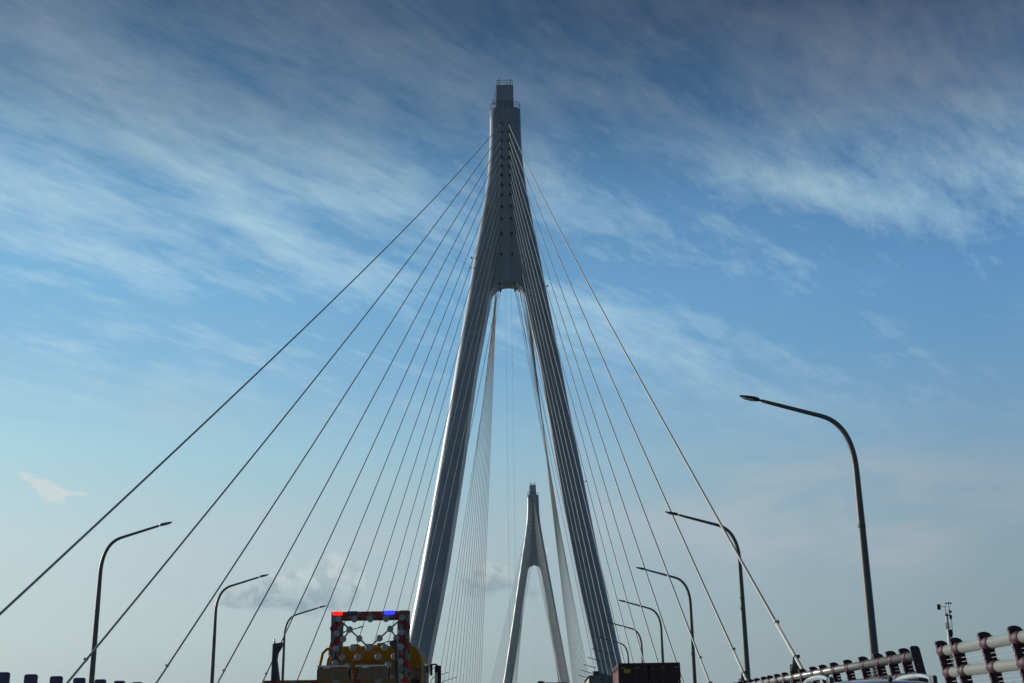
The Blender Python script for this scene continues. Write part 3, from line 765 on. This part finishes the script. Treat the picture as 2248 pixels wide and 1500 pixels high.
# --- silver SUV
t = thing('suv_car', 'silver off-road car with pale roof rails, only its roof showing at lower right', 'car', (3.61, 13.4, 0))
def body_ring(y, hw, zlo, zmid, ztop, tw):
    """half widths: hw at the waist, tw at the roof"""
    pts = [(-hw * .94, zlo), (-hw, zlo + .2), (-hw, zmid - .1), (-hw * .97, zmid)]
    pts += [(-tw, ztop - .10), (-tw * .93, ztop - .035), (-tw * .75, ztop - .008), (-tw * .35, ztop + .012), (0, ztop + .018)]
    pts += [(-x, z) for x, z in pts[:-1][::-1]]
    return [(x, y, z) for x, z in pts]
rings = [body_ring(0.0, .80, .45, 1.0, 1.12, .72), body_ring(.08, .90, .38, 1.08, 1.60, .68), body_ring(.35, .94, .30, 1.08, 1.795, .66), body_ring(.9, .95, .28, 1.07, 1.835, .68), body_ring(1.7, .95, .28, 1.06, 1.84, .69), body_ring(2.4, .95, .28, 1.05, 1.80, .68), body_ring(2.8, .95, .28, 1.05, 1.70, .66), body_ring(3.5, .95, .28, 1.03, 1.16, .70), body_ring(4.3, .92, .30, .95, 1.02, .66), body_ring(4.65, .84, .42, .75, .80, .6)]
MB().loft(rings, True).build('body', M['silver'], t)
q = MB(); q.box((0, .13, 1.36), (1.25, .1, .36), .03, Matrix.Rotation(rad(-24), 3, 'X')); q.build('rear_window', M['glass'], t)
for sx in (-1, 1):
    q = MB(); q.add([(sx * .925, .5, 1.12), (sx * .925, 3.2, 1.10), (sx * .715, 2.6, 1.66), (sx * .70, .6, 1.68), (sx * .88, .5, 1.12), (sx * .88, 3.2, 1.10), (sx * .66, 2.6, 1.66), (sx * .65, .6, 1.68)],
                    [[0, 1, 2, 3], [7, 6, 5, 4], [0, 4, 5, 1], [1, 5, 6, 2], [2, 6, 7, 3], [3, 7, 4, 0]])
    q.build('side_window', M['glass'], t)
    q = MB(); q.box((sx * .78, .02, 1.02), (.16, .08, .3), .03); q.build('tail_light', M['red_off'], t)
    for yy in (.85, 3.65): wheel(sx * .84, yy, .38, .24, t)
    # roof rail: low bow on two feet
    pth = []
    for i in range(15):
        u = i / 14; y = .55 + 1.75 * u
        pth.append((sx * (.555 - .02 * u), y, 1.815 + .085 * (1 - abs(2 * u - 1) ** 3.2)))
    o = MB().tube(pth, [.018 + .010 * (1 - abs(2 * i / 14 - 1)) for i in range(15)], 10).build('roof_rail', M['rail_alu'], t)
    MB().box((sx * .555, .62, 1.83), (.055, .16, .10), .02).build('rail_foot', M['dark_steel'], o); MB().box((sx * .54, 2.22, 1.83), (.05, .16, .09), .02).build('rail_foot', M['dark_steel'], o)
q = MB(); q.ball((.02, .35, 1.84), .034, 8, (.8, 1.2, .9)); q.tube([(.02, .35, 1.85), (-.04, .62, 1.87), (-.08, .8, 1.885)], [.012, .008, .005], 6); q.build('antenna', M['black'], t)

# ------------------------------------------------------------------ sea haze
hm = bpy.data.materials.new('haze'); hm.use_nodes = True; hn = hm.node_tree
for n_ in list(hn.nodes): hn.nodes.remove(n_)
ho = hn.nodes.new('ShaderNodeOutputMaterial'); hv = hn.nodes.new('ShaderNodeVolumePrincipled')
hv.inputs['Color'].default_value = (.80, .88, .95, 1); hv.inputs['Density'].default_value = .00006; hv.inputs['Anisotropy'].default_value = .2
hn.links.new(hv.outputs[0], ho.inputs['Volume'])
hz_o = MB().box((0, 2250, 43.75), (8200, 7700, 182.5)).build('haze', hm); hz_o['kind'] = 'stuff'; hz_o['label'] = 'thin pale sea haze in the air'; hz_o['category'] = 'haze'

# ------------------------------------------------------------------ world sky
W = bpy.data.worlds.new('World'); S.world = W; W.use_nodes = True
nt = W.node_tree; nn = nt.nodes; ll = nt.links
for n_ in list(nn): nn.remove(n_)
SUN_AZ, SUN_EL = -58.0, 14.0       # degrees, azimuth from +Y (negative = left)
def N(kind, **kw):
    n_ = nn.new(kind)
    for k_, v_ in kw.items(): setattr(n_, k_, v_)
    return n_
def val(x, sock):
    if hasattr(x, 'is_output'): ll.new(x, sock)
    else: sock.default_value = x
def math_(op, a, b=0.0, c=0.0, clamp=False):
    n_ = N('ShaderNodeMath', operation=op, use_clamp=clamp)
    val(a, n_.inputs[0]); val(b, n_.inputs[1])
    if op in ('MULTIPLY_ADD', 'COMPARE', 'SMOOTH_MIN'): val(c, n_.inputs[2])
    return n_.outputs[0]
def maprange(x, a, b, c, d, smooth=True):
    n_ = N('ShaderNodeMapRange', interpolation_type='SMOOTHSTEP' if smooth else 'LINEAR')
    val(x, n_.inputs['Value']); n_.inputs['From Min'].default_value = a; n_.inputs['From Max'].default_value = b
    n_.inputs['To Min'].default_value = c; n_.inputs['To Max'].default_value = d
    return n_.outputs[0]
def mixc(f, a, b, blend='MIX'):
    n_ = N('ShaderNodeMix', data_type='RGBA', blend_type=blend); val(f, n_.inputs['Factor'])
    for x, i in ((a, 6), (b, 7)):
        if isinstance(x, tuple): n_.inputs[i].default_value = (*x, 1)
        else: ll.new(x, n_.inputs[i])
    return n_.outputs[2]
def s2l(c): return tuple(((v / 255) / 12.92 if v / 255 <= .04045 else (((v / 255) + .055) / 1.055) ** 2.4) for v in c)
def ramp(x, stops, lo, hi):
    n_ = N('ShaderNodeValToRGB'); val(maprange(x, lo, hi, 0, 1, False), n_.inputs[0])
    cr = n_.color_ramp; cr.interpolation = 'B_SPLINE' if False else 'LINEAR'
    while len(cr.elements) < len(stops): cr.elements.new(.5)
    for e, (p, c) in zip(cr.elements, stops): e.position = (p - lo) / (hi - lo); e.color = (*s2l(c), 1)
    return n_.outputs[0]
tc = N('ShaderNodeTexCoord'); gen = tc.outputs['Generated']
sp = N('ShaderNodeSeparateXYZ'); ll.new(gen, sp.inputs[0])
DX, DY, DZ = sp.outputs
az = math_('MULTIPLY', math_('ARCTAN2', DX, DY), 180 / math.pi)
el = math_('MULTIPLY', math_('ARCSINE', DZ), 180 / math.pi)
cmb = N('ShaderNodeCombineXYZ'); ll.new(az, cmb.inputs[0]); ll.new(el, cmb.inputs[1]); AE = cmb.outputs[0]
sky = N('ShaderNodeTexSky', sky_type='NISHITA', sun_disc=False)
sky.sun_elevation = rad(SUN_EL); sky.sun_rotation = rad(SUN_AZ); sky.altitude = 50; sky.air_density = 1.0; sky.dust_density = 1.6
BG = .10
# clear-sky gradients measured towards the sun (left) and away from it (right), in sRGB
L_ = [(-3, (152, 170, 172)), (3.9, (186, 206, 208)), (7.9, (187, 211, 216)), (12.1, (167, 210, 225)), (16.2, (134, 188, 221)), (19.4, (122, 180, 220)), (23.6, (103, 160, 202)), (27.7, (72, 117, 155)), (31.8, (58, 94, 128)), (42, (46, 74, 104)), (90, (34, 50, 72))]
R_ = [(-3, (112, 132, 138)), (3.9, (134, 158, 165)), (7.9, (137, 163, 178)), (12.1, (122, 160, 188)), (16.2, (102, 153, 195)), (19.4, (93, 146, 194)), (23.6, (78, 126, 174)), (27.7, (52, 90, 130)), (31.8, (40, 64, 96)), (42, (34, 52, 78)), (90, (26, 36, 54))]
skyL = ramp(el, L_, -3, 90); skyR = ramp(el, R_, -3, 90)
side = maprange(az, -24, 20, 0, 1, False)
grad = mixc(side, skyL, skyR)
# sky behind the viewer (away from the evening sun) is darker
back = maprange(DY, -.7, .55, .55, 1.0)
# ---- cirrus: noise on a plane at cloud height
zz = math_('ADD', math_('MAXIMUM', DZ, 0.0), .14)
px_ = math_('DIVIDE', DX, zz); py_ = math_('DIVIDE', DY, zz)
cp = N('ShaderNodeCombineXYZ'); ll.new(px_, cp.inputs[0]); ll.new(py_, cp.inputs[1])
def plane_noise(rot, sx, sy, scale, detail, rough, dist, off):
    m1 = N('ShaderNodeMapping', vector_type='POINT'); ll.new(cp.outputs[0], m1.inputs['Vector']); m1.inputs['Rotation'].default_value = (0, 0, rad(rot))
    m2 = N('ShaderNodeMapping', vector_type='POINT'); ll.new(m1.outputs[0], m2.inputs['Vector']); m2.inputs['Scale'].default_value = (sx, sy, 1); m2.inputs['Location'].default_value = (off, off * .7, 0)
    n_ = N('ShaderNodeTexNoise'); ll.new(m2.outputs[0], n_.inputs['Vector'])
    n_.inputs['Scale'].default_value = scale; n_.inputs['Detail'].default_value = detail; n_.inputs['Roughness'].default_value = rough; n_.inputs['Distortion'].default_value = dist
    return n_.outputs['Fac']
# streaks run towards 41 deg right of forward
nA = plane_noise(-49, 2.0, 8.0, 1.0, 12, .66, .35, 3.1)
nB = plane_noise(-56, 5.0, 18.0, 1.3, 12, .66, .5, 11.7)
nD = plane_noise(-49, 6.0, 11.0, 1.6, 12, .70, .2, 8.9)
nC = plane_noise(-45, .9, 2.0, 1.0, 5, .5, .6, 5.3)
PITCH, ROLL, YAW, F_ = .3026115, .0139, .0251, 2715.7
def px_ae(x, y):
    """direction (azimuth, elevation in degrees) in which a cloud lies"""
    d = CAMF * F_ + CAMX * (x - 1124) + CAMY * (750 - y); d.normalize()
    return math.degrees(math.atan2(d.x, d.y)), math.degrees(math.asin(d.z))
def cam_axes(f, pi, ya, ro):
    F = Vector((-math.sin(ya) * math.cos(pi), math.cos(ya) * math.cos(pi), math.sin(pi)))
    R = Vector((math.cos(ya), math.sin(ya), 0)); U = R.cross(F)
    c, s_ = math.cos(ro), math.sin(ro)
    return F, R * c - U * s_, R * s_ + U * c
CAMP = (2715.707, 0.302609, 0.024901, 0.013998)
CAMF, CAMX, CAMY = cam_axes(*CAMP)
def bank(x, y, a, b, ang, w, soft=1.0):
    """soft elongated cloud bank: centre direction, half lengths (in 1/47 degree), slope"""
    A, E_ = px_ae(x, y)
    m1 = N('ShaderNodeMapping', vector_type='TEXTURE'); ll.new(AE, m1.inputs['Vector'])
    m1.inputs['Location'].default_value = (A, E_, 0); m1.inputs['Rotation'].default_value = (0, 0, rad(-ang)); m1.inputs['Scale'].default_value = (a / 47, b / 47, 1)
    ln = N('ShaderNodeVectorMath', operation='LENGTH'); ll.new(m1.outputs[0], ln.inputs[0])
    return maprange(ln.outputs['Value'], 1.25 * soft, 0.0, 0, w)
def total(xs):
    s_ = xs[0]
    for x in xs[1:]: s_ = math_('ADD', s_, x)
    return s_
banks = [(130, 500, 430, 100, 22, .62), (420, 330, 650, 140, 28, .40), (850, 420, 480, 130, 28, .48), (260, 130, 420, 130, 30, .30),
         (960, 150, 430, 100, 25, .45), (120, 300, 420, 60, 30, .30), (560, 480, 420, 70, 26, .40), (1290, 170, 360, 100, 22, .45), (1860, 440, 430, 55, 19, .62), (1600, 340, 480, 95, 20, .45),
         (1950, 170, 560, 230, 12, .50), (1420, 520, 380, 110, 22, .42), (1230, 400, 230, 100, 25, .42), (700, 560, 420, 90, 18, .28), (1300, 640, 350, 60, 15, .22), (2250, 380, 260, 110, 8, .4)]
cov = total([bank(*b) for b in banks])
streak = math_('ADD', math_('ADD', math_('MULTIPLY', nA, .45), math_('MULTIPLY', nB, .20)), math_('MULTIPLY', nD, .35))
streak = math_('ADD', streak, math_('MULTIPLY', math_('SUBTRACT', nC, .5), .42))
dens = math_('ADD', math_('MULTIPLY', math_('SUBTRACT', streak, .515), 5.4), math_('ADD', math_('MULTIPLY', cov, 1.1), maprange(el, 21, 29, 0, .22)))
cir = maprange(dens, -.15, 1.15, 0, .92, False)
cir = math_('MINIMUM', math_('MAXIMUM', cir, 0.0), .95)
cir = math_('MULTIPLY', cir, maprange(el, 9, 17, .0, 1.0))
CL = [(-3, (180, 195, 200)), (12, (182, 210, 224)), (19, (184, 220, 235)), (24, (168, 203, 221)), (27.5, (128, 156, 179)), (31.8, (108, 128, 150)), (45, (80, 94, 112)), (90, (60, 70, 84))]
CR = [(-3, (155, 170, 176)), (12, (155, 182, 202)), (19, (158, 197, 220)), (23, (160, 192, 210)), (27, (110, 130, 153)), (31.8, (78, 92, 114)), (45, (60, 68, 84)), (90, (46, 52, 64))]
cirC = mixc(side, ramp(el, CL, -3, 90), ramp(el, CR, -3, 90))
c1 = mixc(cir, grad, cirC)
# ---- low veils and cumulus near the horizon (noise in azimuth / elevation)
def ae_noise(sx, sy, detail, rough, off, dist=.3):
    m2 = N('ShaderNodeMapping', vector_type='POINT'); ll.new(AE, m2.inputs['Vector']); m2.inputs['Scale'].default_value = (sx, sy, 1); m2.inputs['Location'].default_value = (off, off * .3, 0)
    n_ = N('ShaderNodeTexNoise'); ll.new(m2.outputs[0], n_.inputs['Vector']); n_.inputs['Scale'].default_value = 1; n_.inputs['Detail'].default_value = detail; n_.inputs['Roughness'].default_value = rough; n_.inputs['Distortion'].default_value = dist
    return n_.outputs['Fac']
vn = ae_noise(.16, .45, 6, .55, 2.2)
veil = total([bank(*b) for b in [(1800, 1130, 620, 170, 3, 1.3), (300, 1230, 620, 200, -3, .8), (900, 1150, 500, 160, 0, .5), (300, 880, 420, 60, 8, .4)]])
vf = math_('MULTIPLY', maprange(vn, .36, .68, 0, 1), veil, clamp=True)
vf = math_('MULTIPLY', vf, .62)
veilC = mixc(side, s2l((192, 205, 208)), s2l((172, 180, 187)))
c2 = mixc(vf, c1, veilC)
pn = ae_noise(.75, .95, 8, .58, 7.4, .2); pn2 = ae_noise(.75, .95, 8, .58, 7.75, .2)
def puff(c, blobs, light, dark, thr):
    g = total([bank(*b) for b in blobs])
    d = math_('ADD', g, math_('MULTIPLY', math_('SUBTRACT', pn, .5), 1.5))
    a = maprange(d, thr, thr + .34, 0, .92)
    sh = maprange(math_('SUBTRACT', pn, pn2), -.10, .10, 0, 1)
    E0 = px_ae(blobs[0][0], blobs[0][1])[1]
    hgt = maprange(el, E0 - .9, E0 + 1.0, 0, 1)
    sh = math_('ADD', math_('MULTIPLY', sh, .45), math_('MULTIPLY', hgt, .6), clamp=True)
    return mixc(a, c, mixc(sh, dark, light))
c3 = puff(c2, [(640, 1300, 190, 62, -4, .9), (690, 1292, 150, 75, 0, .35), (750, 1265, 75, 75, 0, .8), (500, 1310, 90, 30, 0, .3)], s2l((190, 206, 209)), s2l((130, 156, 170)), .36)
c3 = puff(c3, [(1070, 1270, 100, 62, -12, .95), (1175, 1300, 60, 40, 0, .5), (1185, 1215, 45, 25, 0, .4)], s2l((188, 203, 203)), s2l((130, 155, 167)), .36)
wn = ae_noise(2.4, 4.6, 9, .66, 4.4, .5)
wisp = total([bank(*b) for b in [(80, 1060, 80, 20, 28, .8), (115, 1085, 40, 34, 40, .75), (165, 1083, 60, 9, 2, .7), (220, 875, 110, 20, 14, .35), (80, 935, 150, 20, 5, .28)]])
wf = maprange(math_('ADD', wisp, math_('MULTIPLY', math_('SUBTRACT', wn, .5), 1.5)), .30, .85, 0, .85)
c4 = mixc(wf, c3, s2l((204, 216, 218)))
# combine with the Nishita sky (in its own units) so light and colour stay physical away from the clouds
vm = N('ShaderNodeVectorMath', operation='SCALE'); ll.new(c4, vm.inputs[0]); vm.inputs['Scale'].default_value = 1 / BG
final = mixc(.95, sky.outputs[0], vm.outputs[0])
fs = N('ShaderNodeVectorMath', operation='SCALE'); ll.new(final, fs.inputs[0]); ll.new(back, fs.inputs['Scale'])
bg = N('ShaderNodeBackground'); bg.inputs['Strength'].default_value = BG; ll.new(fs.outputs[0], bg.inputs['Color'])
wo = N('ShaderNodeOutputWorld'); ll.new(bg.outputs[0], wo.inputs['Surface'])

# ------------------------------------------------------------------ sun
sd = bpy.data.lights.new('sun', 'SUN'); sd.energy = 4.4; sd.angle = rad(.6); sd.color = (1, .95, .86)
so = bpy.data.objects.new('sun', sd); COL.objects.link(so)
v = Vector((math.sin(rad(SUN_AZ)) * math.cos(rad(SUN_EL)), math.cos(rad(SUN_AZ)) * math.cos(rad(SUN_EL)), math.sin(rad(SUN_EL))))
so.rotation_euler = v.to_track_quat('Z', 'Y').to_euler(); so.location = v * 100

# ------------------------------------------------------------------ camera
cd = bpy.data.cameras.new('camera'); co = bpy.data.objects.new('camera', cd); COL.objects.link(co)
cd.sensor_width = 36; cd.lens = CAMP[0] / 2248 * 36; cd.clip_start = .1; cd.clip_end = 20000
mtx = Matrix((CAMX, CAMY, -CAMF)).transposed().to_4x4(); mtx.translation = (0, 0, EYE)
co.matrix_world = mtx
S.camera = co
S.view_settings.view_transform = 'Standard'; S.view_settings.look = 'None'; S.view_settings.exposure = 0; S.view_settings.gamma = 1
S.cycles.max_bounces = 6
